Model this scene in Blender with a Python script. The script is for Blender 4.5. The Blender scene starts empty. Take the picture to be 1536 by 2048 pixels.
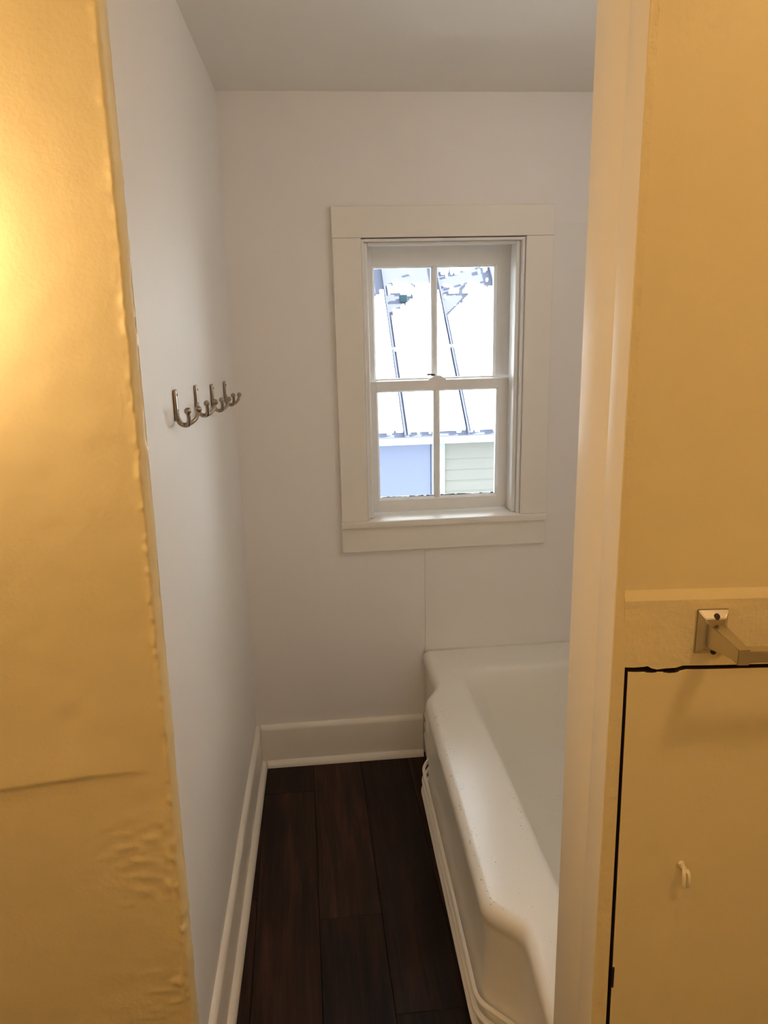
import bpy, bmesh, math, random
from mathutils import Vector, Matrix, noise

random.seed(7)
SC = bpy.context.scene
COL = SC.collection
EYE = 1.625                     # the eye stands 1.625 m above the floor
R = math.radians

# ------------------------------------------------------------------ camera
F_PX, YAW, PITCH, ROLL = 1604.1, 0.0997947, 0.2631243, -0.0213110
fw = Vector((math.sin(YAW) * math.cos(PITCH), math.cos(YAW) * math.cos(PITCH), -math.sin(PITCH)))
rt0 = Vector((math.cos(YAW), -math.sin(YAW), 0))
up0 = rt0.cross(fw)
rt = math.cos(ROLL) * rt0 + math.sin(ROLL) * up0
up = -math.sin(ROLL) * rt0 + math.cos(ROLL) * up0
cam = bpy.data.cameras.new('camera')
cam.sensor_fit = 'VERTICAL'
cam.sensor_height = 24.0
cam.lens = F_PX / 2048 * 24.0
cam.clip_start = 0.02
co = bpy.data.objects.new('camera', cam)
COL.objects.link(co)
m = Matrix.Identity(4)
for i in range(3):
    m[i][0], m[i][1], m[i][2] = rt[i], up[i], -fw[i]
m[2][3] = EYE
co.matrix_world = m
SC.camera = co

# ------------------------------------------------------------------ sky, light and exposure
SKY_STRENGTH = 6.4             # bright overcast winter sky
DOME_POWER = 70.0                # warm ceiling lamp of the near room
SCONCE_POWER = 74.0             # warm wall lamp left of the opening
REAR_FILL_POWER = 28.0              # added fill dome behind the viewer, brightens the back wall
WARM = (1.0, 0.64, 0.31)
WARM2 = (1.0, 0.82, 0.60)
BATH_FILL_POWER = 19.0               # added fill dome over the bath, hidden by the partition
BATHC = (1.0, 0.93, 0.88)
sun = bpy.data.lights.new('winter_sun', 'SUN')      # low sun running along the gap between the houses
sun.energy = 56.0
sun.angle = R(2.0)
sun.color = (1.0, 0.97, 0.93)
so_ = bpy.data.objects.new('winter_sun', sun)
COL.objects.link(so_)
so_.rotation_euler = Vector((-0.87, 0.02, -0.5)).to_track_quat('-Z', 'Y').to_euler()
SC.view_settings.view_transform = 'Standard'
SC.view_settings.look = 'None'
SC.view_settings.gamma = 1.0
SC.view_settings.use_curve_mapping = False
SC.view_settings.exposure = 0.0
w = bpy.data.worlds.new('sky')
SC.world = w
w.use_nodes = True
bg = w.node_tree.nodes['Background']
bg.inputs[0].default_value = (0.86, 0.93, 1.0, 1)
bg.inputs[1].default_value = SKY_STRENGTH
SC.cycles.use_denoising = True
SC.cycles.max_bounces = 14
SC.cycles.diffuse_bounces = 8
SC.cycles.transparent_max_bounces = 12


# ------------------------------------------------------------------ helpers
def srgb(r, g, b):
    f = lambda c: (c / 255 / 12.92) if c <= 10 else ((c / 255 + 0.055) / 1.055) ** 2.4
    return (f(r), f(g), f(b), 1)


class Nodes:
    def __init__(self, name):
        self.m = bpy.data.materials.new(name)
        self.m.use_nodes = True
        self.t = self.m.node_tree
        self.b = self.t.nodes['Principled BSDF']

    def n(self, typ, **kw):
        nd = self.t.nodes.new(typ)
        for k, v in kw.items():
            if k in nd.inputs:
                nd.inputs[k].default_value = v
            else:
                setattr(nd, k, v)
        return nd

    def l(self, a, ao, b, bi):
        self.t.links.new(a.outputs[ao], b.inputs[bi])


def paint(name, col, rough=0.45, var=0.05, bump=0.15, scale=9.0, fine=90.0, spec=0.4, coord='Object'):
    """Brushed paint: a base colour with slight mottling and two scales of relief."""
    N = Nodes(name)
    tc = N.n('ShaderNodeTexCoord')
    n1 = N.n('ShaderNodeTexNoise', Scale=scale, Detail=4.0)
    N.l(tc, coord, n1, 'Vector')
    mx = N.n('ShaderNodeMix', data_type='RGBA')
    mx.inputs['A'].default_value = tuple(c * (1 - var) for c in col[:3]) + (1,)
    mx.inputs['B'].default_value = tuple(min(1, c * (1 + var)) for c in col[:3]) + (1,)
    N.l(n1, 'Fac', mx, 'Factor')
    N.l(mx, 'Result', N.b, 'Base Color')
    n2 = N.n('ShaderNodeTexNoise', Scale=fine, Detail=3.0)
    N.l(tc, coord, n2, 'Vector')
    ad = N.n('ShaderNodeMath', operation='MULTIPLY_ADD')
    N.l(n1, 'Fac', ad, 0)
    ad.inputs[1].default_value = 2.5
    N.l(n2, 'Fac', ad, 2)
    bp = N.n('ShaderNodeBump', Strength=bump, Distance=0.004)
    N.l(ad, 0, bp, 'Height')
    N.l(bp, 'Normal', N.b, 'Normal')
    N.b.inputs['Roughness'].default_value = rough
    N.b.inputs['Specular IOR Level'].default_value = spec
    return N.m


def plain(name, col, rough=0.5, metal=0.0, spec=0.5):
    N = Nodes(name)
    tc = N.n('ShaderNodeTexCoord')
    n1 = N.n('ShaderNodeTexNoise', Scale=40.0, Detail=3.0)
    N.l(tc, 'Object', n1, 'Vector')
    mx = N.n('ShaderNodeMix', data_type='RGBA')
    mx.inputs['A'].default_value = tuple(c * 0.93 for c in col[:3]) + (1,)
    mx.inputs['B'].default_value = tuple(min(1, c * 1.05) for c in col[:3]) + (1,)
    N.l(n1, 'Fac', mx, 'Factor')
    N.l(mx, 'Result', N.b, 'Base Color')
    N.b.inputs['Roughness'].default_value = rough
    N.b.inputs['Metallic'].default_value = metal
    N.b.inputs['Specular IOR Level'].default_value = spec
    return N.m


def link(name, bm, mat, parent=None, smooth=False, angle=None):
    bmesh.ops.recalc_face_normals(bm, faces=bm.faces)
    me = bpy.data.meshes.new(name)
    bm.to_mesh(me)
    bm.free()
    me.materials.append(mat)
    if smooth:
        for p in me.polygons:
            p.use_smooth = True
        if angle is not None:
            me.set_sharp_from_angle(angle=R(angle))
    o = bpy.data.objects.new(name, me)
    COL.objects.link(o)
    if parent:
        o.parent = parent
    return o


def empty(name, loc=(0, 0, 0), rz=0.0):
    o = bpy.data.objects.new(name, None)
    o.location = loc
    o.rotation_euler = (0, 0, rz)
    o.empty_display_size = 0.05
    COL.objects.link(o)
    return o


def tag(o, label, cat, group=None):
    o['label'] = label
    o['category'] = cat
    if group:
        o['group'] = group
    return o


def struct(o, label=None):
    o['kind'] = 'structure'
    if label:
        o['label'] = label
    return o


def box(bm, x0, x1, y0, y1, z0, z1, bev=0.0, seg=2):
    vs = [bm.verts.new(p) for p in ((x0, y0, z0), (x1, y0, z0), (x1, y1, z0), (x0, y1, z0),
                                    (x0, y0, z1), (x1, y0, z1), (x1, y1, z1), (x0, y1, z1))]
    fs = [bm.faces.new([vs[i] for i in q]) for q in
          ((0, 3, 2, 1), (4, 5, 6, 7), (0, 1, 5, 4), (1, 2, 6, 5), (2, 3, 7, 6), (3, 0, 4, 7))]
    if bev:
        es = list({e for f in fs for e in f.edges})
        bmesh.ops.bevel(bm, geom=es, offset=bev, segments=seg, profile=0.5, affect='EDGES')


def prism(bm, pts, axis, a0, a1):
    """Extrude a closed 2-D outline along an axis ('x': pts are (y,z), 'y': (x,z), 'z': (x,y))."""
    def P(p, a):
        return {'x': (a, p[0], p[1]), 'y': (p[0], a, p[1]), 'z': (p[0], p[1], a)}[axis]
    A = [bm.verts.new(P(p, a0)) for p in pts]
    B = [bm.verts.new(P(p, a1)) for p in pts]
    n = len(pts)
    for i in range(n):
        bm.faces.new((A[i], A[(i + 1) % n], B[(i + 1) % n], B[i]))
    bm.faces.new(A[::-1])
    bm.faces.new(B)


def sweep(bm, path, prof, closed_profile=True, caps=True):
    """Sweep a profile given in (out, up) along a plan path of (point, outward) pairs."""
    rings = []
    for p, nrm in path:
        rings.append([bm.verts.new((p[0] + nrm[0] * a, p[1] + nrm[1] * a, p[2] + b)) for a, b in prof])
    k = len(prof)
    for r0, r1 in zip(rings, rings[1:]):
        for i in range(k if closed_profile else k - 1):
            j = (i + 1) % k
            bm.faces.new((r0[i], r0[j], r1[j], r1[i]))
    if caps and closed_profile:
        bm.faces.new(rings[0])
        bm.faces.new(rings[-1][::-1])


def tube(bm, pts, radii, seg=10, flat=None):
    pts = [Vector(p) for p in pts]
    rings = []
    prev = None
    for i, p in enumerate(pts):
        t = (pts[min(i + 1, len(pts) - 1)] - pts[max(i - 1, 0)]).normalized()
        if prev is None:
            a = Vector((0, 1, 0)) if abs(t.y) < 0.9 else Vector((1, 0, 0))
            u = t.cross(a).normalized()
        else:
            u = (prev - t * prev.dot(t)).normalized()
        v = t.cross(u)
        prev = u
        r = radii[i] if isinstance(radii, (list, tuple)) else radii
        rings.append([bm.verts.new(p + (u * math.cos(2 * math.pi * k / seg) + v * math.sin(2 * math.pi * k / seg)) * r)
                      for k in range(seg)])
    for a, b in zip(rings, rings[1:]):
        for k in range(seg):
            bm.faces.new((a[k], a[(k + 1) % seg], b[(k + 1) % seg], b[k]))
    bm.faces.new(rings[0][::-1])
    bm.faces.new(rings[-1])


def ball(bm, c, r, u=14, v=9, s=(1, 1, 1)):
    mt = Matrix.Translation(c) @ Matrix.Diagonal((s[0] * r, s[1] * r, s[2] * r, 1))
    bmesh.ops.create_uvsphere(bm, u_segments=u, v_segments=v, radius=1.0, matrix=mt)


def smooth_path(pts, n=6):
    """Catmull-Rom through points."""
    out = []
    P = [Vector(p) for p in pts]
    P = [2 * P[0] - P[1]] + P + [2 * P[-1] - P[-2]]
    for i in range(1, len(P) - 2):
        for k in range(n):
            t = k / n
            out.append(0.5 * ((2 * P[i]) + (P[i + 1] - P[i - 1]) * t + (2 * P[i - 1] - 5 * P[i] + 4 * P[i + 1] - P[i + 2]) * t * t
                              + (3 * P[i] - P[i - 1] - 3 * P[i + 1] + P[i + 2]) * t ** 3))
    out.append(P[-2])
    return out


Z = lambda z: z + EYE            # heights below are measured from eye level
lerp = lambda a, b, t: a + (b - a) * t

# ------------------------------------------------------------------ materials
M_WALL = paint('white_wall_paint', (0.87, 0.84, 0.81), rough=0.5, var=0.02, bump=0.10, scale=6, fine=70)
M_LEFT = paint('satin_wall_paint', (0.86, 0.845, 0.82), rough=0.5, var=0.015, bump=0.10, scale=7, fine=60, spec=0.35)
M_CEIL = paint('ceiling_paint', (0.86, 0.835, 0.80), rough=0.6, var=0.02, bump=0.10, scale=5, fine=60)
M_TRIM = paint('cream_trim_paint', (0.86, 0.82, 0.745), rough=0.33, var=0.02, bump=0.06, scale=14, fine=60, spec=0.5)
M_SASH = paint('white_sash_paint', (0.86, 0.85, 0.83), rough=0.35, var=0.04, bump=0.12, scale=22, fine=90, spec=0.5)
M_JAMB = paint('jamb_gloss_paint', (0.85, 0.80, 0.69), rough=0.4, var=0.02, bump=0.06, scale=10, fine=60)
M_YEL = paint('yellow_plaster_paint', (0.80, 0.675, 0.375), rough=0.38, var=0.04, bump=0.16, scale=9, fine=120, spec=0.45)
M_YELW = paint('yellow_wood_paint', (0.78, 0.675, 0.40), rough=0.45, var=0.03, bump=0.10, scale=16, fine=110, spec=0.4)
M_YELR = paint('rough_yellow_wood_paint', (0.77, 0.66, 0.39), rough=0.42, var=0.04, bump=0.30, scale=42, fine=150, spec=0.4)
M_DARKGAP = plain('dark_wood_gap_shade', (0.035, 0.02, 0.01), 0.9)  # under the planks; also shade coloured into the cupboard gap
M_NICKEL = plain('satin_nickel', (0.36, 0.30, 0.235), 0.3, 1.0)
M_CHROME = plain('worn_chrome', (0.60, 0.56, 0.48), 0.22, 1.0)
M_DARKMET = plain('dark_metal', (0.05, 0.04, 0.035), 0.4, 0.7)
M_PLASTIC = plain('cream_plastic', (0.86, 0.79, 0.60), 0.35)
M_CAULK = plain('caulk', (0.78, 0.74, 0.64), 0.5)
M_SNOW = paint('snow', (0.88, 0.95, 0.97), rough=0.8, var=0.01, bump=0.3, scale=4, fine=30)
M_ROOF = paint('blue_grey_metal_roof', (0.066, 0.071, 0.102), rough=0.7, spec=0.15, var=0.04, bump=0.05, scale=3, fine=20)
M_SEAM = paint('roof_seam_metal', (0.058, 0.064, 0.098), spec=0.15, rough=0.7, var=0.04, bump=0.05)
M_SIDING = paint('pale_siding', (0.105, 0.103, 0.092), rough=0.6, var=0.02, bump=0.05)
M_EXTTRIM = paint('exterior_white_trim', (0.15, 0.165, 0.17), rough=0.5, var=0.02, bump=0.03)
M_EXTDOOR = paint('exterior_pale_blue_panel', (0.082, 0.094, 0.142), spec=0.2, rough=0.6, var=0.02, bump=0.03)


def porcelain():
    N = Nodes('worn_white_porcelain')
    tc = N.n('ShaderNodeTexCoord')
    n1 = N.n('ShaderNodeTexNoise', Scale=190.0, Detail=2.0)
    N.l(tc, 'Object', n1, 'Vector')
    n2 = N.n('ShaderNodeTexNoise', Scale=5.0, Detail=2.0)
    N.l(tc, 'Object', n2, 'Vector')
    # chips gather along the outer edge of the front rim
    sx = N.n('ShaderNodeSeparateXYZ')
    N.l(tc, 'Object', sx, 'Vector')
    mr = N.n('ShaderNodeMapRange')
    N.l(sx, 'X', mr, 'Value')
    for k, v in (('From Min', 0.33), ('From Max', 0.43), ('To Min', 0.10), ('To Max', 0.0)):
        mr.inputs[k].default_value = v
    a = N.n('ShaderNodeMath', operation='ADD')
    N.l(n1, 'Fac', a, 0)
    N.l(mr, 0, a, 1)
    b = N.n('ShaderNodeMath', operation='MULTIPLY_ADD')
    N.l(n2, 'Fac', b, 0)
    b.inputs[1].default_value = 0.45
    N.l(a, 0, b, 2)
    r = N.n('ShaderNodeValToRGB')
    r.color_ramp.elements[0].position = 0.985
    r.color_ramp.elements[0].color = (0, 0, 0, 1)
    r.color_ramp.elements[1].position = 1.02
    r.color_ramp.elements[1].color = (1, 1, 1, 1)
    N.l(b, 0, r, 'Fac')
    mx = N.n('ShaderNodeMix', data_type='RGBA')
    mx.inputs['A'].default_value = (0.86, 0.83, 0.75, 1)
    mx.inputs['B'].default_value = (0.30, 0.29, 0.30, 1)
    ge = N.n('ShaderNodeNewGeometry')
    gx = N.n('ShaderNodeSeparateXYZ')
    N.l(ge, 'Normal', gx, 'Vector')
    gt = N.n('ShaderNodeMath', operation='GREATER_THAN')
    N.l(gx, 'Z', gt, 0)
    gt.inputs[1].default_value = 0.8
    mu = N.n('ShaderNodeMath', operation='MULTIPLY')
    N.l(gt, 0, mu, 0)
    N.l(r, 'Color', mu, 1)
    N.l(mu, 0, mx, 'Factor')
    N.l(mx, 'Result', N.b, 'Base Color')
    N.b.inputs['Roughness'].default_value = 0.28
    N.b.inputs['Specular IOR Level'].default_value = 0.5
    return N.m


def plank_wood():
    N = Nodes('dark_vinyl_plank')
    tc = N.n('ShaderNodeTexCoord')
    oi = N.n('ShaderNodeObjectInfo')
    ofs = N.n('ShaderNodeVectorMath', operation='MULTIPLY_ADD')
    N.l(oi, 'Random', ofs, 0)
    ofs.inputs[1].default_value = (13, 7, 5)
    N.l(tc, 'Object', ofs, 2)
    mp = N.n('ShaderNodeMapping')
    mp.inputs['Scale'].default_value = (16, 1.3, 1)
    N.l(ofs, 0, mp, 'Vector')
    g = N.n('ShaderNodeTexNoise', Scale=1.6, Detail=7.0, Roughness=0.62, Distortion=0.9)
    N.l(mp, 'Vector', g, 'Vector')
    mp2 = N.n('ShaderNodeMapping')
    mp2.inputs['Scale'].default_value = (130, 3.0, 1)
    N.l(ofs, 0, mp2, 'Vector')
    g2 = N.n('ShaderNodeTexNoise', Scale=1.0, Detail=3.0)
    N.l(mp2, 'Vector', g2, 'Vector')
    mixf = N.n('ShaderNodeMath', operation='MULTIPLY_ADD')
    N.l(g2, 'Fac', mixf, 0)
    mixf.inputs[1].default_value = 0.30
    N.l(g, 'Fac', mixf, 2)
    r = N.n('ShaderNodeValToRGB')
    e = r.color_ramp.elements
    e[0].position = 0.42
    e[0].color = (0.008, 0.0045, 0.0033, 1)
    e[1].position = 0.88
    e[1].color = (0.068, 0.029, 0.017, 1)
    x = e.new(0.62)
    x.color = (0.025, 0.012, 0.008, 1)
    N.l(mixf, 0, r, 'Fac')
    hs = N.n('ShaderNodeHueSaturation')
    mr = N.n('ShaderNodeMapRange')
    N.l(oi, 'Random', mr, 'Value')
    mr.inputs['To Min'].default_value = 0.45
    mr.inputs['To Max'].default_value = 1.1
    N.l(mr, 0, hs, 'Value')
    N.l(r, 'Color', hs, 'Color')
    N.l(hs, 'Color', N.b, 'Base Color')
    bp = N.n('ShaderNodeBump', Strength=0.25, Distance=0.001)
    N.l(mixf, 0, bp, 'Height')
    N.l(bp, 'Normal', N.b, 'Normal')
    N.b.inputs['Roughness'].default_value = 0.5
    N.b.inputs['Specular IOR Level'].default_value = 0.2
    return N.m


def glass():
    N = Nodes('window_glass')
    t = N.n('ShaderNodeBsdfTransparent', Color=(0.97, 0.985, 0.98, 1))
    g = N.n('ShaderNodeBsdfGlossy', Roughness=0.03)
    f = N.n('ShaderNodeFresnel', IOR=1.4)
    mx = N.n('ShaderNodeMixShader')
    N.l(f, 0, mx, 0)
    N.l(t, 0, mx, 1)
    N.l(g, 0, mx, 2)
    out = N.t.nodes['Material Output']
    N.l(mx, 0, out, 'Surface')
    return N.m


def lamp_glass(name, col, power):
    N = Nodes(name)
    N.b.inputs['Base Color'].default_value = (0.9, 0.88, 0.84, 1)
    N.b.inputs['Emission Color'].default_value = tuple(col) + (1,)
    N.b.inputs['Emission Strength'].default_value = power
    return N.m


M_PORC = porcelain()
M_RIB = paint('white_porcelain', (0.86, 0.83, 0.75), rough=0.28, var=0.02, bump=0.02, spec=0.5)
M_PLANK = plank_wood()
M_GLASS = glass()
M_DOME = lamp_glass('lit_lamp_dome', WARM, DOME_POWER)
M_REAR_FILL = lamp_glass('rear_fill_dome', WARM2, REAR_FILL_POWER)
M_BATH_FILL = lamp_glass('bath_fill_dome', BATHC, BATH_FILL_POWER)
M_GLOBE = lamp_glass('lit_lamp_globe', (1.0, 0.70, 0.41), SCONCE_POWER)

# ------------------------------------------------------------------ structure: floor
YB = 2.6                         # back wall
bm = bmesh.new()
box(bm, -1.0, 1.25, -0.95, 2.62, -0.06, -0.0085)
floor = struct(link('floor', bm, M_DARKGAP))


def plank(x0, x1, y0, y1):
    bm = bmesh.new()
    g = 0.0004
    box(bm, -(x1 - x0) / 2 + g, (x1 - x0) / 2 - g, g, y1 - y0 - g, -0.0085, 0.0, 0.0012, 1)
    o = link('floor_plank', bm, M_PLANK, floor)
    o.location = ((x0 + x1) / 2, y0, 0)


W = 0.17
joints = {3: (-0.187, [2.41, 1.19]), 4: (-0.017, [1.82, 0.60]), 5: (0.153, [1.50, 0.28])}
for k in range(-2, 11):
    x0 = -0.697 + W * k
    if k in joints:
        js = joints[k][1]
    else:
        js = [2.6 - random.uniform(0.2, 1.1)]
        js.append(js[0] - 1.22)
    while js[-1] > -0.6:
        js.append(js[-1] - 1.22)
    ys = [2.6] + js
    ys = [y for y in ys if y > -0.85] + [-0.94]
    for a, b in zip(ys, ys[1:]):
        plank(max(x0, -0.99), min(x0 + W, 1.2), b, a)

# ------------------------------------------------------------------ structure: ceiling (sags a little to the back)
bm = bmesh.new()
prism(bm, [(-0.95, Z(0.66)), (1.2, Z(0.62)), (2.62, Z(0.5835)), (2.62, Z(0.72)), (-0.95, Z(0.8))], 'x', -1.05, 1.3)
struct(link('ceiling', bm, M_CEIL))

# ------------------------------------------------------------------ structure: back wall with its window hole
HX0, HX1, HZ0, HZ1 = 0.205, 0.725, -0.735, 0.173
bm = bmesh.new()
for a in ((-0.4, HX0, -1.7, 0.72), (HX1, 1.3, -1.7, 0.72), (HX0, HX1, -1.7, HZ0), (HX0, HX1, HZ1, 0.72)):
    box(bm, a[0], a[1], YB, YB + 0.19, Z(a[2]), Z(a[3]))
wall_back = struct(link('wall_back', bm, M_WALL))

# surround panel of the bath, a thin sheet on the back wall
bm = bmesh.new()
prism(bm, [(0.398, Z(-1.218)), (1.13, Z(-1.218)), (1.13, Z(0.211)), (0.735, Z(0.211)), (0.735, Z(-0.74)), (0.398, Z(-0.74))], 'y', YB - 0.0035, YB + 0.001)
struct(link('trim_1', bm, paint('surround_panel_paint', (0.845, 0.82, 0.785), 0.42, 0.015, 0.06, 5, 60)),
       'thin white surround sheet on the back wall above the bath')

# right wall of the bath bay (hidden behind the partition from here)
bm = bmesh.new()
box(bm, 1.13, 1.28, 0.95, YB + 0.02, 0, Z(0.70))
struct(link('wall_right', bm, M_WALL))


# left wall: slightly out of true
def left_x(y, z):
    t = (z - Z(-1.47)) / (0.58 + 1.47)
    xb = lerp(-0.262, -0.2135, (y - 1.2) / 1.4)
    xt = lerp(-0.235, -0.206, (y - 1.2) / 1.4)
    x = lerp(xb, xt, max(-0.1, min(1.05, t)))
    return x


def edge_x(z):
    """Right-hand end of the near left wall, at height z."""
    t = max(0.0, (Z(0.62) - z) / (0.62 + 1.625))
    return lerp(-0.238, -0.2555, t ** 1.5)


bm = bmesh.new()
ys = [1.218, 1.26, 1.34] + [1.34 + (2.62 - 1.34) * i / 20 for i in range(1, 21)]
zs = [Z(0.70) * i / 40 for i in range(41)]
grid = []
for z in zs:
    row = []
    for i, y in enumerate(ys):
        x = left_x(y, z)
        if i == 0:
            x = edge_x(z) + 0.0095
        elif i == 1:
            x = lerp(edge_x(z) + 0.0085, left_x(1.34, z), 0.25)
        x += 0.0018 * (noise.noise((y * 2.2, z * 1.6, 3.1)))
        row.append(bm.verts.new((x, y, z)))
    grid.append(row)
for a, b in zip(grid, grid[1:]):
    for i in range(len(ys) - 1):
        bm.faces.new((a[i], a[i + 1], b[i + 1], b[i]))
back = [[bm.verts.new((-0.40, y, z)) for z in (zs[0], zs[-1])] for y in (ys[0], ys[-1])]
bm.faces.new((back[0][0], back[0][1], back[1][1], back[1][0]))
bm.faces.new([r[0] for r in grid] + [back[0][1], back[0][0]])
bm.faces.new([r[-1] for r in grid] + [back[1][1], back[1][0]])
bm.faces.new(grid[0] + [back[1][0], back[0][0]])
bm.faces.new(grid[-1] + [back[1][1], back[0][1]])
struct(link('wall_left', bm, M_LEFT, smooth=True, angle=30))


# ------------------------------------------------------------------ baseboards with quarter round
def base_profile():
    return [(0, 0), (0.016, 0), (0.016, 0.138), (0.0145, 0.146), (0.009, 0.153), (0.002, 0.156), (0, 0.156)]


qr = [(0.015, 0)] + [(0.015 + 0.019 * math.cos(a), 0.019 * math.sin(a) * 1.15) for a in [i * math.pi / 14 for i in range(8)]]
bm = bmesh.new()
path = [(Vector((left_x(y, 0.08), y, 0)), (1, 0)) for y in [1.24 + (2.6 - 1.24) * i / 12 for i in range(13)]]
sweep(bm, path, base_profile())
bb = struct(link('baseboard_left', bm, M_TRIM, smooth=True, angle=35))
bm = bmesh.new()
sweep(bm, path[:-1] + [(Vector((left_x(2.585, 0.08), 2.5855, 0)), (1, 0))], qr)
link('quarter_round', bm, M_TRIM, bb, True, 50)
bm = bmesh.new()
pb = [(Vector((x, YB, 0)), (0, -1)) for x in (-0.1975, 0.0, 0.2, 0.3845)]
sweep(bm, pb, base_profile())
bb = struct(link('baseboard_back', bm, M_TRIM, smooth=True, angle=35))
bm = bmesh.new()
pb = [(Vector((x, YB, 0)), (0, -1)) for x in (-0.181, 0.0, 0.2, 0.3845)]
sweep(bm, pb, qr)
link('quarter_round', bm, M_TRIM, bb, True, 50)

# ------------------------------------------------------------------ near left wall (yellow plaster with a lumpy paint edge)
YL = 1.2
lumps = []
zz = 0.3
while zz < Z(0.6):
    lumps.append((zz, random.uniform(0.003, 0.006), random.uniform(0.0012, 0.0045)))
    zz += random.choice((0.008, 0.012, 0.02, 0.035)) * random.uniform(0.6, 1.6)


def front_left_y(x, z):
    y = YL
    y -= 0.0022 * noise.noise((x * 5, z * 5, 0.4)) + 0.0009 * noise.noise((x * 26, z * 26, 7.0)) + 0.0012 * max(0, noise.noise((x * 38, z * 38, 11.0)) - 0.42)
    # a sagging crease in the plaster
    zc = Z(-0.757) + 0.006 * math.sin(x * 14) - 0.02 * max(0, -0.42 - x)
    fade = max(0.0, min(1.0, (-0.27 - x) / 0.1))
    d = z - zc
    if d > 0:
        y -= 0.0042 * fade * math.exp(-(d / 0.045) ** 2) * min(1, d / 0.004)
    else:
        y += 0.0012 * fade * math.exp(-(d / 0.02) ** 2)
    # rough, flaking patch low down near the edge
    q = math.exp(-((x + 0.30) / 0.06) ** 2 - ((z - Z(-0.93)) / 0.09) ** 2)
    y -= 0.008 * q * max(0, noise.noise((x * 55, z * 70, 2.0)))
    q = math.exp(-((x + 0.29) / 0.05) ** 2 - ((z - Z(-1.20)) / 0.07) ** 2)
    y -= 0.009 * q * max(0, noise.noise((x * 70, z * 70, 5.0)))
    return y


bm = bmesh.new()
zs = [0.0, 0.1, 0.2, 0.28] + [0.28 + 0.0045 * i for i in range(1, 386)] + [Z(0.5), Z(0.6), Z(0.7)]
inner = [-1.0, -0.8, -0.66, -0.60] + [-0.60 + 0.011 * i for i in range(1, 31)]     # to -0.27
K = 8
rows = []
for z in zs:
    e = edge_x(z) + 0.0022 * noise.noise((z * 9, 0.3, 0.9)) + 0.0016 * noise.noise((z * 60, 1.3, 0.9))
    row = [bm.verts.new((x, front_left_y(x, z), z)) for x in inner]
    for i in range(1, K + 1):                                   # out to the edge
        x = lerp(-0.27, e, i / K)
        y = front_left_y(x, z)
        if i >= K - 3:
            y -= 0.0006 * (i - (K - 4)) / 4 + 0.0007 * noise.noise((z * 60, i * 0.8, 3.3))
            for (zl, rl, hl) in lumps:
                if abs(z - zl) < 2.5 * rl:
                    y -= hl * math.exp(-((z - zl) / rl) ** 2) * (0, 0.25, 0.8, 1.0)[i - K + 3]
        row.append(bm.verts.new((x, y, z)))
    for (dx, dy) in ((0.0035, 0.003), (0.0065, 0.008), (0.0085, 0.014), (0.0092, 0.022)):   # rounded return
        k = 0.0006 * noise.noise((z * 45, dx * 300, 2.0))
        row.append(bm.verts.new((e + dx + k, YL + dy, z)))
    rows.append(row)
for a, b in zip(rows, rows[1:]):
    for i in range(len(a) - 1):
        bm.faces.new((a[i], a[i + 1], b[i + 1], b[i]))
struct(link('wall_front_left', bm, M_YEL, smooth=True))

# ------------------------------------------------------------------ near right wall: panelling, jamb, cupboard door
O = Vector((0.36, 0.86, 0))
RZ = -R(5)
wr = struct(empty('wall_front_right', O, RZ))
bm = bmesh.new()
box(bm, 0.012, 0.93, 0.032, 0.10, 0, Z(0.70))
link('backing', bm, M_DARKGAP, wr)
# stile: runs the full height beside the jamb, its edge leans along the door gap
bm = bmesh.new()
prism(bm, [(0.0006, 0.0), (0.0270, 0.0), (0.0168, Z(-0.4427)), (0.0160, Z(-0.4427)), (0.0112, Z(-0.3565)), (0.0100, Z(-0.1)), (0.0095, Z(0.69)), (0.0006, Z(0.69))],
      'y', 0.0, 0.032)
bmesh.ops.bevel(bm, geom=[e for e in bm.edges if abs(e.verts[0].co.y) < 1e-5 and abs(e.verts[1].co.y) < 1e-5],
                offset=0.0007, segments=1, profile=0.5, affect='EDGES')
link('stile', bm, M_YELR, wr, True, 30)
# rail with chipped paint along its lower edge
low = [(0.0172, -0.4427), (0.028, -0.4432), (0.040, -0.4425), (0.0445, -0.4418), (0.049, -0.4447), (0.056, -0.4466),
       (0.066, -0.4455), (0.079, -0.4449), (0.083, -0.4436), (0.0875, -0.4422), (0.12, -0.4428), (0.93, -0.4440)]
bm = bmesh.new()
prism(bm, [(u, Z(z)) for u, z in low] + [(0.93, Z(-0.357)), (0.0115, Z(-0.3568)), (0.0165, Z(-0.441))], 'y', 0.0002, 0.032)
link('rail', bm, M_YELR, wr, True, 30)
# sloped ledge on the rail, then the set-back panel above
bm = bmesh.new()
prism(bm, [(0.0004, Z(-0.3570)), (0.0008, Z(-0.3555)), (0.0052, Z(-0.3475)), (0.0060, Z(-0.3450)), (0.03, Z(-0.3450)), (0.03, Z(-0.3570))], 'x', 0.0120, 0.93)
link('ledge_moulding', bm, M_YELW, wr, True, 40)
bm = bmesh.new()
box(bm, 0.0118, 0.93, 0.0062, 0.03, Z(-0.346), Z(0.69))
link('panel', bm, M_YELW, wr)
# strip below the cupboard door
bm = bmesh.new()
box(bm, 0.03, 0.93, 0.0, 0.032, 0.0, 0.11, 0.001, 1)
link('toe_rail', bm, M_YELW, wr)
bm = bmesh.new()
box(bm, 0.76, 0.93, 0.0, 0.032, 0.112, Z(-0.4445), 0.001, 1)
link('stile', bm, M_YELW, wr)

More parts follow.
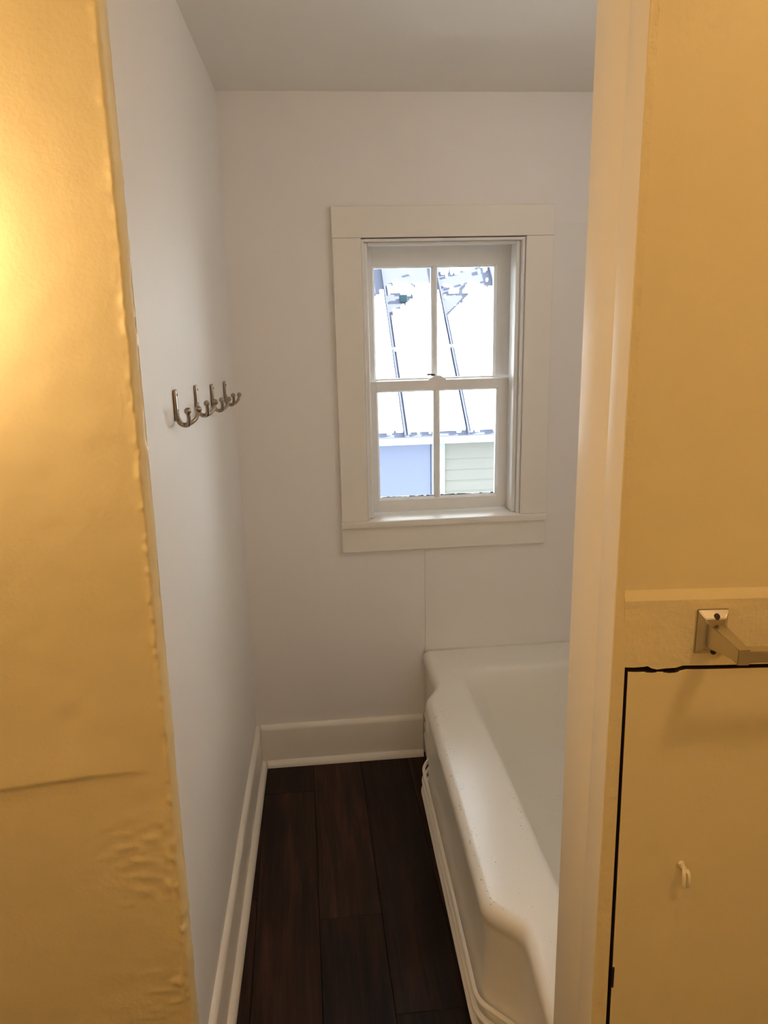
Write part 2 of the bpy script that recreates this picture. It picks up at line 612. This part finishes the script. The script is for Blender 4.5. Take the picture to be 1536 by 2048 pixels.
# cupboard door set flush in the panelling
door = tag(empty('cupboard_door', O, RZ), 'flush yellow painted cupboard door below the towel bar, dark gap round it', 'cupboard door')
top = [(0.0208, -0.4490), (0.030, -0.4493), (0.042, -0.4497), (0.050, -0.4516), (0.056, -0.4500), (0.064, -0.4503), (0.0715, -0.4524),
       (0.079, -0.4521), (0.0835, -0.4496), (0.092, -0.4476), (0.12, -0.4480), (0.753, -0.4495)]
dp = [(0.0325, 0.117)] + [(0.753, 0.117)] + [(u, Z(z)) for u, z in top[::-1]]
bm = bmesh.new()
prism(bm, dp, 'y', 0.0004, 0.022)
bmesh.ops.bevel(bm, geom=[e for e in bm.edges if abs(e.verts[0].co.y - 0.0004) < 1e-5 and abs(e.verts[1].co.y - 0.0004) < 1e-5],
                offset=0.0005, segments=1, profile=0.5, affect='EDGES')
leaf = link('door_leaf', bm, M_YELW, door, True, 30)
leaf.data.materials.append(M_DARKGAP)                   # edges darkened to colour in the shade of the gap
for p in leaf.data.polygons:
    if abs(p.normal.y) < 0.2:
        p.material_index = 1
bm = bmesh.new()                                        # two small painted hinges on the gap side
for zc in (Z(-0.905),):
    tube(bm, [(0.0265, -0.001, zc - 0.016), (0.0265, -0.001, zc + 0.016)], 0.0016, 8)
link('hinge_pin', bm, M_DARKMET, door)

# jamb boards: the end of the partition, facing the opening
tj = struct(empty('trim_2'), 'cream painted jamb of the opening, right side')
bm = bmesh.new()
box(bm, 0.3600, 0.371, 0.8612, 0.9120, 0, Z(0.68), 0.0016, 2)
link('jamb_edge_board', bm, M_JAMB, tj, True, 30)
bm = bmesh.new()
box(bm, 0.3612, 0.40, 0.9128, 1.016, 0, Z(0.68), 0.002, 2)
link('jamb_board', bm, M_JAMB, tj, True, 30)
# partition body behind the jamb, carrying the bath side face
bm = bmesh.new()
prism(bm, [(0.40, 0.915), (1.135, 0.895), (1.135, 1.014), (0.40, 1.014)], 'z', 0, Z(0.70))
struct(link('trim_3', bm, M_WALL), 'partition between the panelling and the bath')

# rest of the near room, out of the picture
bm = bmesh.new()
box(bm, -1.12, -1.0, -1.0, 1.3, 0, Z(0.72))
struct(link('wall_near_left', bm, M_YEL))
bm = bmesh.new()
box(bm, 1.25, 1.37, -1.0, 1.0, 0, Z(0.72))
struct(link('wall_near_right', bm, M_YEL))
bm = bmesh.new()
box(bm, -1.12, 1.37, -1.07, -0.95, 0, Z(0.75))
struct(link('wall_near_back', bm, M_YEL))

# ------------------------------------------------------------------ window
win = struct(empty('window_1'))
CW0, CW1 = 0.116, 0.814
bm = bmesh.new()
box(bm, CW0, CW1, YB - 0.021, YB, Z(0.1735), Z(0.265), 0.0015, 1)
link('head_casing', bm, M_TRIM, win)
for a, b in ((CW0 + 0.001, HX0), (HX1, CW1 - 0.001)):
    bm = bmesh.new()
    box(bm, a, b, YB - 0.020, YB, Z(-0.7275), Z(0.173), 0.0015, 1)
    link('side_casing', bm, M_TRIM, win)
bm = bmesh.new()
box(bm, CW0 - 0.001, CW1 + 0.001, YB - 0.030, YB + 0.10, Z(-0.7505), Z(-0.728), 0.0035, 2)
link('window_stool', bm, M_TRIM, win, True, 35)
bm = bmesh.new()
box(bm, CW0, CW1, YB - 0.018, YB, Z(-0.836), Z(-0.7508), 0.0015, 1)
link('apron_board', bm, M_TRIM, win)
# jamb lining of the hole
for (x0, x1, z0, z1) in ((HX0 + 0.001, HX0 + 0.009, -0.728, 0.170), (HX1 - 0.009, HX1 - 0.001, -0.728, 0.170), (HX0 + 0.009, HX1 - 0.009, 0.162, 0.1705)):
    bm = bmesh.new()
    box(bm, x0, x1, YB - 0.010, YB + 0.186, Z(z0), Z(z1), 0.0012, 1)
    link('jamb_lining', bm, M_SASH, win)
bm = bmesh.new()
box(bm, HX0 + 0.001, HX1 - 0.001, YB + 0.10, YB + 0.25, Z(-0.752), Z(-0.733), 0.001, 1)
link('sill', bm, M_SASH, win)
# inside stops with a rounded nose
for (x0, x1, z0, z1) in ((HX0 + 0.009, 0.2262, -0.728, 0.162), (0.7015, HX1 - 0.009, -0.728, 0.162), (0.2262, 0.7015, 0.152, 0.162)):
    bm = bmesh.new()
    box(bm, x0, x1, YB + 0.012, YB + 0.083, Z(z0), Z(z1), 0.004, 3)
    link('stop_bead', bm, M_SASH, win, True, 30)
# dark channel beside the sashes
for a, b in ((0.2105, 0.2150), (0.7165, 0.7195)):
    bm = bmesh.new()
    box(bm, a + 0.002, b, YB + 0.119, YB + 0.127, Z(-0.727), Z(0.16))
    link('parting_bead', bm, M_SASH, win)


def sash(name, x0, x1, z0, z1, y0, y1, gx0, gx1, gz0, gz1, mx0, mx1):
    bm = bmesh.new()
    for (a, b, c, d) in ((x0, gx0, z0, z1), (gx1, x1, z0, z1), (gx0, gx1, z0, gz0), (gx0, gx1, gz1, z1)):
        box(bm, a, b, y0, y1, Z(c), Z(d), 0.001, 1)
    s = link(name, bm, M_SASH, win)
    st = 0.006                                           # chamfered glazing bead round the glass
    bm = bmesh.new()
    yi = y0 + 0.007
    out = [(gx0, gz0), (gx1, gz0), (gx1, gz1), (gx0, gz1)]
    inn = [(gx0 + st, gz0 + st), (gx1 - st, gz0 + st), (gx1 - st, gz1 - st), (gx0 + st, gz1 - st)]
    A = [bm.verts.new((x, y0 + 0.002, Z(z))) for x, z in out]
    B = [bm.verts.new((x, yi + 0.006, Z(z))) for x, z in inn]
    Cc = [bm.verts.new((x, y1 - 0.004, Z(z))) for x, z in inn]
    D = [bm.verts.new((x, y1 - 0.004, Z(z))) for x, z in out]
    for i in range(4):
        j = (i + 1) % 4
        bm.faces.new((A[i], A[j], B[j], B[i]))
        bm.faces.new((B[i], B[j], Cc[j], Cc[i]))
        bm.faces.new((Cc[i], Cc[j], D[j], D[i]))
    link('glazing_bead', bm, M_SASH, s)
    bm = bmesh.new()
    prism(bm, [(mx0, y1 - 0.006), (mx0, y0 + 0.012), (mx0 + 0.006, y0 + 0.003), (mx1 - 0.006, y0 + 0.003), (mx1, y0 + 0.012), (mx1, y1 - 0.006)],
          'z', Z(gz0 + 0.001), Z(gz1 - 0.001))
    link('muntin', bm, M_SASH, s)
    for a, b in ((gx0 + 0.002, mx0 + 0.002), (mx1 - 0.002, gx1 - 0.002)):
        bm = bmesh.new()
        box(bm, a, b, y0 + 0.020, y0 + 0.023, Z(gz0 + 0.002), Z(gz1 - 0.002))
        link('pane', bm, M_GLASS, s)
    return s


sash('upper_sash', 0.2155, 0.7162, -0.312, 0.1612, YB + 0.128, YB + 0.162, 0.252, 0.667, -0.2795, 0.0925, 0.4475, 0.4685)
sash('lower_sash', 0.2155, 0.7162, -0.7275, -0.2765, YB + 0.085, YB + 0.119, 0.2525, 0.670, -0.686, -0.3085, 0.4465, 0.4685)
# cracked putty along the foot of the lower panes
bm = bmesh.new()
for i in range(40):
    x = 0.262 + 0.398 * i / 40
    if 0.443 < x < 0.47:
        continue
    h = 0.0015 + 0.0025 * random.random()
    box(bm, x, x + 0.0105, YB + 0.104, YB + 0.1055, Z(-0.6805), Z(-0.6805 + h))
link('old_putty', bm, M_DARKMET, win)
# sash lock on the meeting rail
bm = bmesh.new()
prism(bm, [(-0.030, 0.0), (0.030, 0.0), (0.028, 0.005), (0.019, 0.007), (0.013, 0.014), (-0.010, 0.014), (-0.017, 0.007), (-0.028, 0.005)], 'y', -0.011, 0.011)
bmesh.ops.bevel(bm, geom=bm.edges[:], offset=0.0012, segments=1, affect='EDGES')
lk = link('sash_lock', bm, M_SASH, win, True, 40)
lk.location = (0.459, YB + 0.099, Z(-0.2765))
bm = bmesh.new()
tube(bm, [(-0.006, 0, 0.0150), (-0.022, 0.006, 0.0175), (-0.031, 0.008, 0.0165)], [0.0035, 0.0028, 0.0034], 8)
link('lock_lever', bm, M_DARKMET, lk, True)

# ------------------------------------------------------------------ bathtub
RIM = Z(-1.22)


def chaikin(P, n=2, cut=0.22, keep=0.020):
    for _ in range(n):
        Q = []
        m_ = len(P)
        for i in range(m_):
            a, b, c = Vector(P[i - 1]), Vector(P[i]), Vector(P[(i + 1) % m_])
            l1 = min(keep, (a - b).length * cut)
            l2 = min(keep, (c - b).length * cut)
            Q.append(tuple(b + (a - b).normalized() * l1))
            Q.append(tuple(b + (c - b).normalized() * l2))
        P = Q
    return P


X1T, YN, YF = 1.128, 1.028, 2.596
plan = [(0.388, YF), (X1T, YF), (X1T, YN), (0.376, YN), (0.391, 1.292), (0.3235, 1.368), (0.342, 2.252), (0.388, 2.333)]
sm = []
for i, p in enumerate(plan):                              # round only the corners of the front
    if i in (4, 5, 6, 7):
        a, b, c = Vector(plan[i - 1]), Vector(p), Vector(plan[(i + 1) % len(plan)])
        r_ = 0.022 if i in (4, 7) else 0.026
        p0 = b + (a - b).normalized() * r_
        p1 = b + (c - b).normalized() * r_
        for t in (0, 0.25, 0.5, 0.75, 1):
            sm.append((p0 * (1 - t) ** 2 + b * 2 * t * (1 - t) + p1 * t * t).to_tuple())
    else:
        sm.append(p)
cx, cy = 0.74, 1.815


def ray_poly(P, ang):
    d = Vector((math.cos(ang), math.sin(ang)))
    best = None
    for i in range(len(P)):
        a = Vector(P[i]) - Vector((cx, cy))
        b = Vector(P[(i + 1) % len(P)]) - Vector((cx, cy))
        e = b - a
        den = d.x * e.y - d.y * e.x
        if abs(den) < 1e-12:
            continue
        t = (a.x * e.y - a.y * e.x) / den
        s = (a.x * d.y - a.y * d.x) / den
        if t > 0 and -1e-9 <= s <= 1 + 1e-9:
            best = t if best is None else max(best, t)
    return (cx + d.x * best, cy + d.y * best)


def rrect(x0, x1, y0, y1, r, n=10):
    out = []
    for (ox, oy, a0) in ((x1 - r, y1 - r, 0), (x0 + r, y1 - r, 90), (x0 + r, y0 + r, 180), (x1 - r, y0 + r, 270)):
        for k in range(n + 1):
            a = R(a0 + 90 * k / n)
            out.append((ox + r * math.cos(a), oy + r * math.sin(a)))
    return out


angs = sorted(set([round(math.atan2(p[1] - cy, p[0] - cx), 6) for p in sm + rrect(0.476, 1.05, 1.15, 2.465, 0.10)]
                  + [round(-math.pi + 2 * math.pi * k / 120, 6) for k in range(120)]))
angs = [a for i, a in enumerate(angs) if i == 0 or a - angs[i - 1] > 1e-4]
outer = [ray_poly(sm, a) for a in angs]
NA = len(outer)


def inset(P, d):
    out = []
    for i in range(len(P)):
        a, b, c = Vector(P[i - 1]), Vector(P[i]), Vector(P[(i + 1) % len(P)])
        n1 = Vector((-(b - a).y, (b - a).x)).normalized()
        n2 = Vector((-(c - b).y, (c - b).x)).normalized()
        n_ = n1 + n2
        if n_.length < 1e-6:
            n_ = n1
        n_.normalize()
        x_, y_ = b.x + n_.x * d / max(0.6, n_.dot(n1)), b.y + n_.y * d / max(0.6, n_.dot(n1))
        if b.y > YF - 0.002:                              # square against the walls, rounded only in front
            y_ = b.y
            x_ = max(x_, 0.388 + d)
        if b.x > X1T - 0.002:
            x_ = b.x
        if b.y < YN + 0.002:
            y_ = b.y
            x_ = max(x_, 0.376 + d)
        out.append((x_, y_))
    return out


rings = []
rings.append((inset(outer, 0.004), 0.0))
rings.append((inset(outer, 0.004), 0.058))
rings.append((inset(outer, 0.007), 0.062))
rings.append((inset(outer, 0.008), RIM - 0.060))
rings.append((inset(outer, 0.005), RIM - 0.048))
rings.append((outer, RIM - 0.036))
rings.append((outer, RIM - 0.024))
for a in (30, 60, 80, 90):
    rings.append((inset(outer, 0.024 * (1 - math.cos(R(a)))), RIM - 0.024 + 0.024 * math.sin(R(a))))
inn0 = lambda d, r: [ray_poly(rrect(0.476 + d, 1.05 - d, 1.15 + d * 1.0, 2.465 - d * 1.2, r), a) for a in angs]
for a in (0, 25, 50, 75):
    rings.append((inn0(0.028 * math.sin(R(a)), 0.105), RIM - 0.028 * (1 - math.cos(R(a)))))
rings.append((inn0(0.036, 0.12), RIM - 0.06))
rings.append((inn0(0.052, 0.13), RIM - 0.16))
rings.append((inn0(0.072, 0.14), RIM - 0.27))
rings.append((inn0(0.092, 0.15), RIM - 0.315))
rings.append((inn0(0.125, 0.15), RIM - 0.335))
rings.append((inn0(0.20, 0.08), RIM - 0.340))
bm = bmesh.new()
VR = [[bm.verts.new((x, y, z)) for x, y in P] for P, z in rings]
for a, b in zip(VR, VR[1:]):
    for i in range(NA):
        bm.faces.new((a[i], a[(i + 1) % NA], b[(i + 1) % NA], b[i]))
bm.faces.new(VR[-1])
bm.faces.new(VR[0][::-1])
tub = link('bathtub', bm, M_PORC, smooth=True, angle=50)
tag(tub, 'white built-in bathtub with stepped front, ribbed apron and worn rim', 'bathtub')
# three ribs round the foot of the apron
for zc, outw in ((0.158, 0.0050), (0.120, 0.0070), (0.082, 0.0090)):
    P = inset(sm, 0.008)[3:] + [(0.396, YF)]
    path = []
    for i, q in enumerate(P):
        a, c = Vector(P[max(i - 1, 0)]), Vector(P[min(i + 1, len(P) - 1)])
        n_ = Vector((-(c - a).y, (c - a).x)).normalized()
        path.append((Vector((q[0], q[1], zc)), (n_.x, n_.y)))
    bm = bmesh.new()
    prof = [(-0.004, -0.0065)] + [(outw - 0.005 + 0.005 * math.cos(R(t)), 0.0052 * math.sin(R(t))) for t in range(-90, 91, 15)] + [(-0.004, 0.0056)]
    sweep(bm, path, prof)
    link('apron_rib', bm, M_RIB, tub, True, 60)
bm = bmesh.new()
tube(bm, [(0.392, YB - 0.005, RIM + 0.0005), (0.75, YB - 0.005, RIM + 0.0005), (1.125, YB - 0.005, RIM + 0.0005)], 0.0042, 8)
link('caulk_bead', bm, M_CAULK, tub, True)

# ------------------------------------------------------------------ robe hooks on the left wall


def robe_hook(loc, label):
    o = empty('robe_hook', loc)
    tag(o, label, 'hook', 'double robe hooks in a row on the left wall')
    bm = bmesh.new()
    box(bm, 0.0002, 0.0062, -0.0085, 0.0085, -0.058, 0.0, 0.0022, 2)
    link('back_strip', bm, M_NICKEL, o, True, 40)
    for zc in (-0.010, -0.040):
        bm = bmesh.new()
        ball(bm, (0.0062, 0, zc), 0.0034, 10, 6, (0.5, 1, 1))
        link('screw_head', bm, M_DARKMET, o, True)
    bm = bmesh.new()
    tube(bm, smooth_path([(0.003, 0, -0.040), (0.0045, 0, -0.054), (0.010, 0, -0.064), (0.018, 0, -0.067), (0.024, 0.002, -0.0655)]),
         [0.0052] * 12 + [0.0046] * 13, 10)
    link('hook_arm', bm, M_NICKEL, o, True)
    for pts in ([(0.017, -0.001, -0.067), (0.024, -0.010, -0.064), (0.0275, -0.020, -0.054), (0.028, -0.026, -0.044), (0.0275, -0.028, -0.037)],
                [(0.017, 0.001, -0.067), (0.027, 0.010, -0.064), (0.035, 0.021, -0.058), (0.039, 0.027, -0.049), (0.040, 0.029, -0.042)]):
        bm = bmesh.new()
        sp = smooth_path(pts)
        tube(bm, sp, [lerp(0.0046, 0.0034, i / (len(sp) - 1)) for i in range(len(sp))], 10)
        pr = link('prong', bm, M_NICKEL, o, True)
        bm = bmesh.new()
        ball(bm, sp[-1], 0.0066)
        link('ball_tip', bm, M_NICKEL, pr, True)
    return o


def copy_tree(o, parent=None):
    c = o.copy()
    COL.objects.link(c)
    if parent:
        c.parent = parent
    for ch in list(o.children):
        copy_tree(ch, c)
    return c


spots = [(1.530, -0.160, 'satin nickel double robe hook on left wall, nearest of the four'),
         (1.783, -0.178, 'satin nickel double robe hook on left wall, second from the opening'),
         (2.045, -0.203, 'satin nickel double robe hook on left wall, third from the opening'),
         (2.312, -0.223, 'satin nickel double robe hook on left wall, farthest, next to the corner')]
first = None
for y, z, lab in spots:
    loc = (left_x(y, Z(z)) + 0.0006, y, Z(z))
    if first is None:
        first = robe_hook(loc, lab)
    else:
        h = copy_tree(first)
        h.location = loc
        h['label'] = lab

# ------------------------------------------------------------------ towel bar on the rail of the panelling
tb = tag(empty('towel_bar', O, RZ), 'square chrome towel bar on the yellow rail above the cupboard door', 'towel bar')
ZB = Z(-0.391)


def frustum(bm, u, z, w0, h0, w1, h1, y0, y1):
    A = [bm.verts.new((u + sx * w0, y0, z + sz * h0)) for sx, sz in ((-1, -1), (1, -1), (1, 1), (-1, 1))]
    B = [bm.verts.new((u + sx * w1, y1, z + sz * h1)) for sx, sz in ((-1, -1), (1, -1), (1, 1), (-1, 1))]
    for i in range(4):
        bm.faces.new((A[i], A[(i + 1) % 4], B[(i + 1) % 4], B[i]))
    bm.faces.new(A[::-1])
    bm.faces.new(B)


for u in (0.1175, 0.575):
    bm = bmesh.new()
    box(bm, u - 0.0185, u + 0.0185, -0.003, 0.0, Z(-0.397) - 0.0285, Z(-0.397) + 0.0285)
    frustum(bm, u, Z(-0.397), 0.0185, 0.0285, 0.0115, 0.0200, -0.003, -0.0115)
    bmesh.ops.bevel(bm, geom=bm.edges[:], offset=0.0007, segments=2, affect='EDGES')
    pl = link('mounting_plate', bm, M_CHROME, tb, True, 30)
    for zc in (0.0205, -0.0225):
        bm = bmesh.new()
        ball(bm, (u + 0.002, -0.0085, Z(-0.397) + zc), 0.0046, 12, 8, (0.9, 0.8, 1.1))
        link('screw_head', bm, M_DARKMET, pl, True)
    bm = bmesh.new()
    A = [(u - 0.0095, -0.010, Z(-0.397) - 0.0165), (u + 0.0095, -0.010, Z(-0.397) - 0.0165), (u + 0.0095, -0.010, Z(-0.397) + 0.0150), (u - 0.0095, -0.010, Z(-0.397) + 0.0150)]
    Bq = [(u - 0.0070, -0.072, ZB - 0.0092), (u + 0.0070, -0.072, ZB - 0.0092), (u + 0.0070, -0.072, ZB + 0.0092), (u - 0.0070, -0.072, ZB + 0.0092)]
    Cq = [(p[0], -0.0885, p[2]) for p in Bq]
    A, Bq, Cq = ([bm.verts.new(p) for p in q] for q in (A, Bq, Cq))
    for P_, Q_ in ((A, Bq), (Bq, Cq)):
        for i in range(4):
            bm.faces.new((P_[i], P_[(i + 1) % 4], Q_[(i + 1) % 4], Q_[i]))
    bm.faces.new(A[::-1])
    bm.faces.new(Cq)
    bmesh.ops.bevel(bm, geom=bm.edges[:], offset=0.0008, segments=2, affect='EDGES')
    link('post', bm, M_CHROME, tb, True, 30)
bm = bmesh.new()
box(bm, 0.1235, 0.569, -0.0870, -0.0735, ZB - 0.0072, ZB + 0.0072, 0.0008, 2)
link('bar', bm, M_CHROME, tb)

# small plastic hook on the cupboard door
hk = tag(empty('utility_hook', O, RZ), 'small cream plastic hook on the yellow cupboard door', 'hook')
bm = bmesh.new()
ball(bm, (0.1065, -0.001, Z(-0.7265)), 0.0052, 12, 8, (1, 0.45, 1))
tube(bm, [(0.1065, 0.0, Z(-0.7265)), (0.1075, -0.010, Z(-0.7270)), (0.108, -0.0145, Z(-0.7300))], [0.0036, 0.0034, 0.0030], 10)
link('peg', bm, M_PLASTIC, hk, True)
for du in (-0.0030, 0.0032):
    bm = bmesh.new()
    tube(bm, smooth_path([(0.108 + du * 0.6, -0.0120, Z(-0.7262)), (0.108 + du, -0.0160, Z(-0.7300)), (0.1083 + du, -0.0172, Z(-0.7380)),
                          (0.1088 + du, -0.0168, Z(-0.7460)), (0.1092 + du * 0.7, -0.0140, Z(-0.7500))]), 0.0026, 8)
    link('finger', bm, M_PLASTIC, hk, True)

# ------------------------------------------------------------------ lamps outside the frame; the rear and bath domes are added fill
def ceiling_lamp(loc, label, mat, size=1.0):
    lampc = tag(empty('ceiling_lamp', loc), label, 'lamp')
    lampc.scale = (size, size, size)
    bm = bmesh.new()
    bmesh.ops.create_cone(bm, cap_ends=True, segments=32, radius1=0.105, radius2=0.115, depth=0.022, matrix=Matrix.Translation((0, 0, -0.010)))
    link('lamp_base', bm, M_CHROME, lampc, True, 40)
    bm = bmesh.new()
    bmesh.ops.create_uvsphere(bm, u_segments=24, v_segments=14, radius=0.095, matrix=Matrix.Diagonal((1, 1, 0.72, 1)))
    bmesh.ops.translate(bm, verts=bm.verts, vec=(0, 0, -0.022))
    bmesh.ops.delete(bm, geom=[v for v in bm.verts if v.co.z > -0.020], context='VERTS')
    link('lamp_dome', bm, mat, lampc, True)


ceiling_lamp((0.69, 0.17, Z(0.638)), 'white glass dome lamp on the near ceiling, over the towel bar side', M_DOME, 0.72)
ceiling_lamp((-0.10, -0.78, Z(0.655)), 'added fill lamp, white dome on the near ceiling, unseen behind the viewer', M_REAR_FILL)
ceiling_lamp((0.92, 1.60, Z(0.612)), 'added fill lamp, white dome on the ceiling over the bath, out of sight', M_BATH_FILL)
sc_ = tag(empty('wall_lamp', (-0.61, YL, Z(0.02))), 'globe wall lamp on the yellow wall left of the opening', 'lamp')
bm = bmesh.new()
bmesh.ops.create_cone(bm, cap_ends=True, segments=24, radius1=0.045, radius2=0.040, depth=0.018,
                      matrix=Matrix.Translation((0, -0.012, 0)) @ Matrix.Rotation(R(90), 4, 'X'))
link('wall_plate', bm, M_CHROME, sc_, True, 40)
bm = bmesh.new()
tube(bm, smooth_path([(0, -0.018, 0), (0, -0.07, -0.012), (0, -0.115, -0.02), (0, -0.13, 0.0)]), 0.008, 10)
link('lamp_arm', bm, M_CHROME, sc_, True)
bm = bmesh.new()
ball(bm, (0, -0.13, 0.05), 0.05, 20, 12)
link('lamp_globe', bm, M_GLOBE, sc_, True)

# ------------------------------------------------------------------ outdoors: the neighbour's snowy roof
EY, EZ, PIT = 7.4, Z(-1.24), R(40.5)
CP, SP = math.cos(PIT), math.sin(PIT)
GZ = Z(-4.2)
NX0, NX1, RUN = -3.2, 6.0, 4.1


def on_roof(x, v, h=0.0):
    return (x, EY + v * CP - h * SP, EZ + v * SP + h * CP)


house = tag(empty('house', (1.4, EY, GZ)), 'pale neighbouring house with snowy metal roof, seen through the window', 'house')


def hpart(name, bm, mat, smooth=False, angle=None, parent=None):
    o = link(name, bm, mat, None, smooth, angle)
    p = parent or house
    o.parent = p
    if p is house:
        o.matrix_parent_inverse = Matrix.Translation((-1.4, -EY, -GZ))
    return o


bm = bmesh.new()
V = [on_roof(NX0, -0.06), on_roof(NX1, -0.06), on_roof(NX1, RUN), on_roof(NX0, RUN)]
Wd = [on_roof(NX0, -0.06, -0.06), on_roof(NX1, -0.06, -0.06), on_roof(NX1, RUN, -0.06), on_roof(NX0, RUN, -0.06)]
V = [bm.verts.new(p) for p in V]
Wd = [bm.verts.new(p) for p in Wd]
bm.faces.new(V)
bm.faces.new(Wd[::-1])
for i in range(4):
    bm.faces.new((V[i], V[(i + 1) % 4], Wd[(i + 1) % 4], Wd[i]))
hpart('roof', bm, M_ROOF)
k = -6
while 0.95 + 0.602 * k < NX1:
    x = 0.95 + 0.602 * k
    if x > NX0:
        bm = bmesh.new()
        P8 = [on_roof(x - 0.008, -0.065, 0), on_roof(x + 0.008, -0.065, 0), on_roof(x + 0.008, -0.065, 0.042), on_roof(x - 0.008, -0.065, 0.042)]
        Q8 = [on_roof(x - 0.008, RUN, 0), on_roof(x + 0.008, RUN, 0), on_roof(x + 0.008, RUN, 0.042), on_roof(x - 0.008, RUN, 0.042)]
        P8 = [bm.verts.new(p) for p in P8]
        Q8 = [bm.verts.new(p) for p in Q8]
        bm.faces.new(P8)
        bm.faces.new(Q8[::-1])
        for i in range(4):
            bm.faces.new((P8[i], P8[(i + 1) % 4], Q8[(i + 1) % 4], Q8[i]))
        hpart('roof_seam', bm, M_SEAM)
    k += 1


def snow_h(x, v):
    """Thickness of the snow at a point of the roof; zero where it has slid off."""
    s = (x - 0.95) / 0.602
    fr = (s - math.floor(s)) * 0.602
    edge = 1.98 + 0.22 * noise.noise((x * 3.1, 0.7, 1.0)) + 0.10 * noise.noise((x * 11, 2.7, 1.0))
    edge -= 0.16 * (1.0 if fr < 0.02 or fr > 0.585 else 0)
    # bare tongue just right of each seam
    if fr < 0.30:
        lo = 1.52 + 1.15 * fr + 0.05 * noise.noise((x * 20, v * 9, 4))
        hi = 1.93 + 0.10 * noise.noise((x * 8, 5.0, 4)) 
        if lo < v < hi and noise.fractal((x * 9, v * 10, 9.0), 0.6, 2.3, 4) < 0.55:
            return 0
    wob = 0.06 * noise.noise((x * 16, v * 16, 3.0))
    if v + wob > edge and noise.fractal((x * 7, v * 9, 6.0), 0.6, 2.3, 5) < 0.55:
        return 0
    if fr < 0.024 or fr > 0.580:
        if noise.noise((v * 6, x, 2.0)) < 0.6:
            return 0
    if v < -0.012 + 0.035 * noise.noise((x * 18, 8.0, 1.0)):
        return 0
    return 0.034 + 0.010 * noise.noise((x * 3, v * 3, 1.0))


bm = bmesh.new()
dx, dv = 0.022, 0.026
nx, nv = int((NX1 - NX0) / dx), int(2.5 / dv)
cache = {}


def sv(i, j, h):
    key = (i, j, h > 0)
    if key not in cache:
        cache[key] = bm.verts.new(on_roof(NX0 + i * dx, -0.055 + j * dv, max(h, 0.001)))
    return cache[key]


cells = {}
for i in range(nx):
    for j in range(nv):
        h = snow_h(NX0 + (i + .5) * dx, -0.055 + (j + .5) * dv)
        if h > 0:
            cells[(i, j)] = h
for (i, j), h in cells.items():
    bm.faces.new((sv(i, j, h), sv(i + 1, j, h), sv(i + 1, j + 1, h), sv(i, j + 1, h)))
    for (a, b), (di, dj) in ((((0, 0), (1, 0)), (0, -1)), (((1, 0), (1, 1)), (1, 0)), (((1, 1), (0, 1)), (0, 1)), (((0, 1), (0, 0)), (-1, 0))):
        if (i + di, j + dj) not in cells:
            bm.faces.new((sv(i + b[0], j + b[1], h), sv(i + a[0], j + a[1], h), sv(i + a[0], j + a[1], 0), sv(i + b[0], j + b[1], 0)))
so = hpart('roof_snow', bm, M_SNOW)
so['kind'] = 'stuff'
# little vent standing out of the snow
bm = bmesh.new()
box(bm, -0.040, 0.040, -0.02, 0.02, 0.0, 0.078, 0.004, 1)
vt = hpart('roof_vent', bm, plain('vent_metal', (0.016, 0.036, 0.045), 0.8, 0.0, 0.1))
vt.location = on_roof(1.133, 1.80)
# walls, siding, corner board, pale door panel
YW = EY + 0.10
bm = bmesh.new()
box(bm, NX0 + 0.1, NX1 - 0.1, YW + 0.02, YW + 5.5, GZ, EZ + 0.02)
hpart('house_wall', bm, M_SIDING)
bm = bmesh.new()
box(bm, NX0, NX1, EY - 0.04, EY + 0.02, EZ - 0.115, EZ - 0.030, 0.006, 1)
hpart('gutter_board', bm, M_EXTTRIM)
z = EZ - 0.075
i = 0
while z > GZ + 0.1:
    bm = bmesh.new()
    prism(bm, [(YW + 0.02, z), (YW + 0.013, z), (YW - 0.004, z - 0.108), (YW + 0.006, z - 0.110), (YW + 0.02, z - 0.104)], 'x', 1.352, NX1 - 0.12)
    hpart('siding_board', bm, M_SIDING)
    z -= 0.106
    i += 1
bm = bmesh.new()
box(bm, 1.285, 1.350, YW - 0.02, YW + 0.02, GZ, EZ - 0.05, 0.004, 1)
hpart('corner_board', bm, M_EXTTRIM)
bm = bmesh.new()
box(bm, -0.4, 1.283, YW - 0.012, YW + 0.02, EZ - 0.125, EZ - 0.05, 0.003, 1)
box(bm, 1.218, 1.283, YW - 0.012, YW + 0.02, GZ, EZ - 0.125, 0.003, 1)
hpart('door_frame', bm, M_EXTDOOR)
bm = bmesh.new()
box(bm, -0.4, 1.214, YW + 0.004, YW + 0.02, GZ, EZ - 0.129, 0.003, 1)
hpart('door_panel', bm, M_EXTDOOR)
# snowy ground between the houses
bm = bmesh.new()
gr = []
for i in range(25):
    gr.append([bm.verts.new((-8 + 20 * j / 30, 2.8 + 11 * i / 24, GZ + 0.05 * noise.noise((j * .6, i * .6, 0)))) for j in range(31)])
for a, b in zip(gr, gr[1:]):
    for j in range(30):
        bm.faces.new((a[j], a[j + 1], b[j + 1], b[j]))
gnd = link('ground', bm, M_SNOW, smooth=True)
struct(gnd)
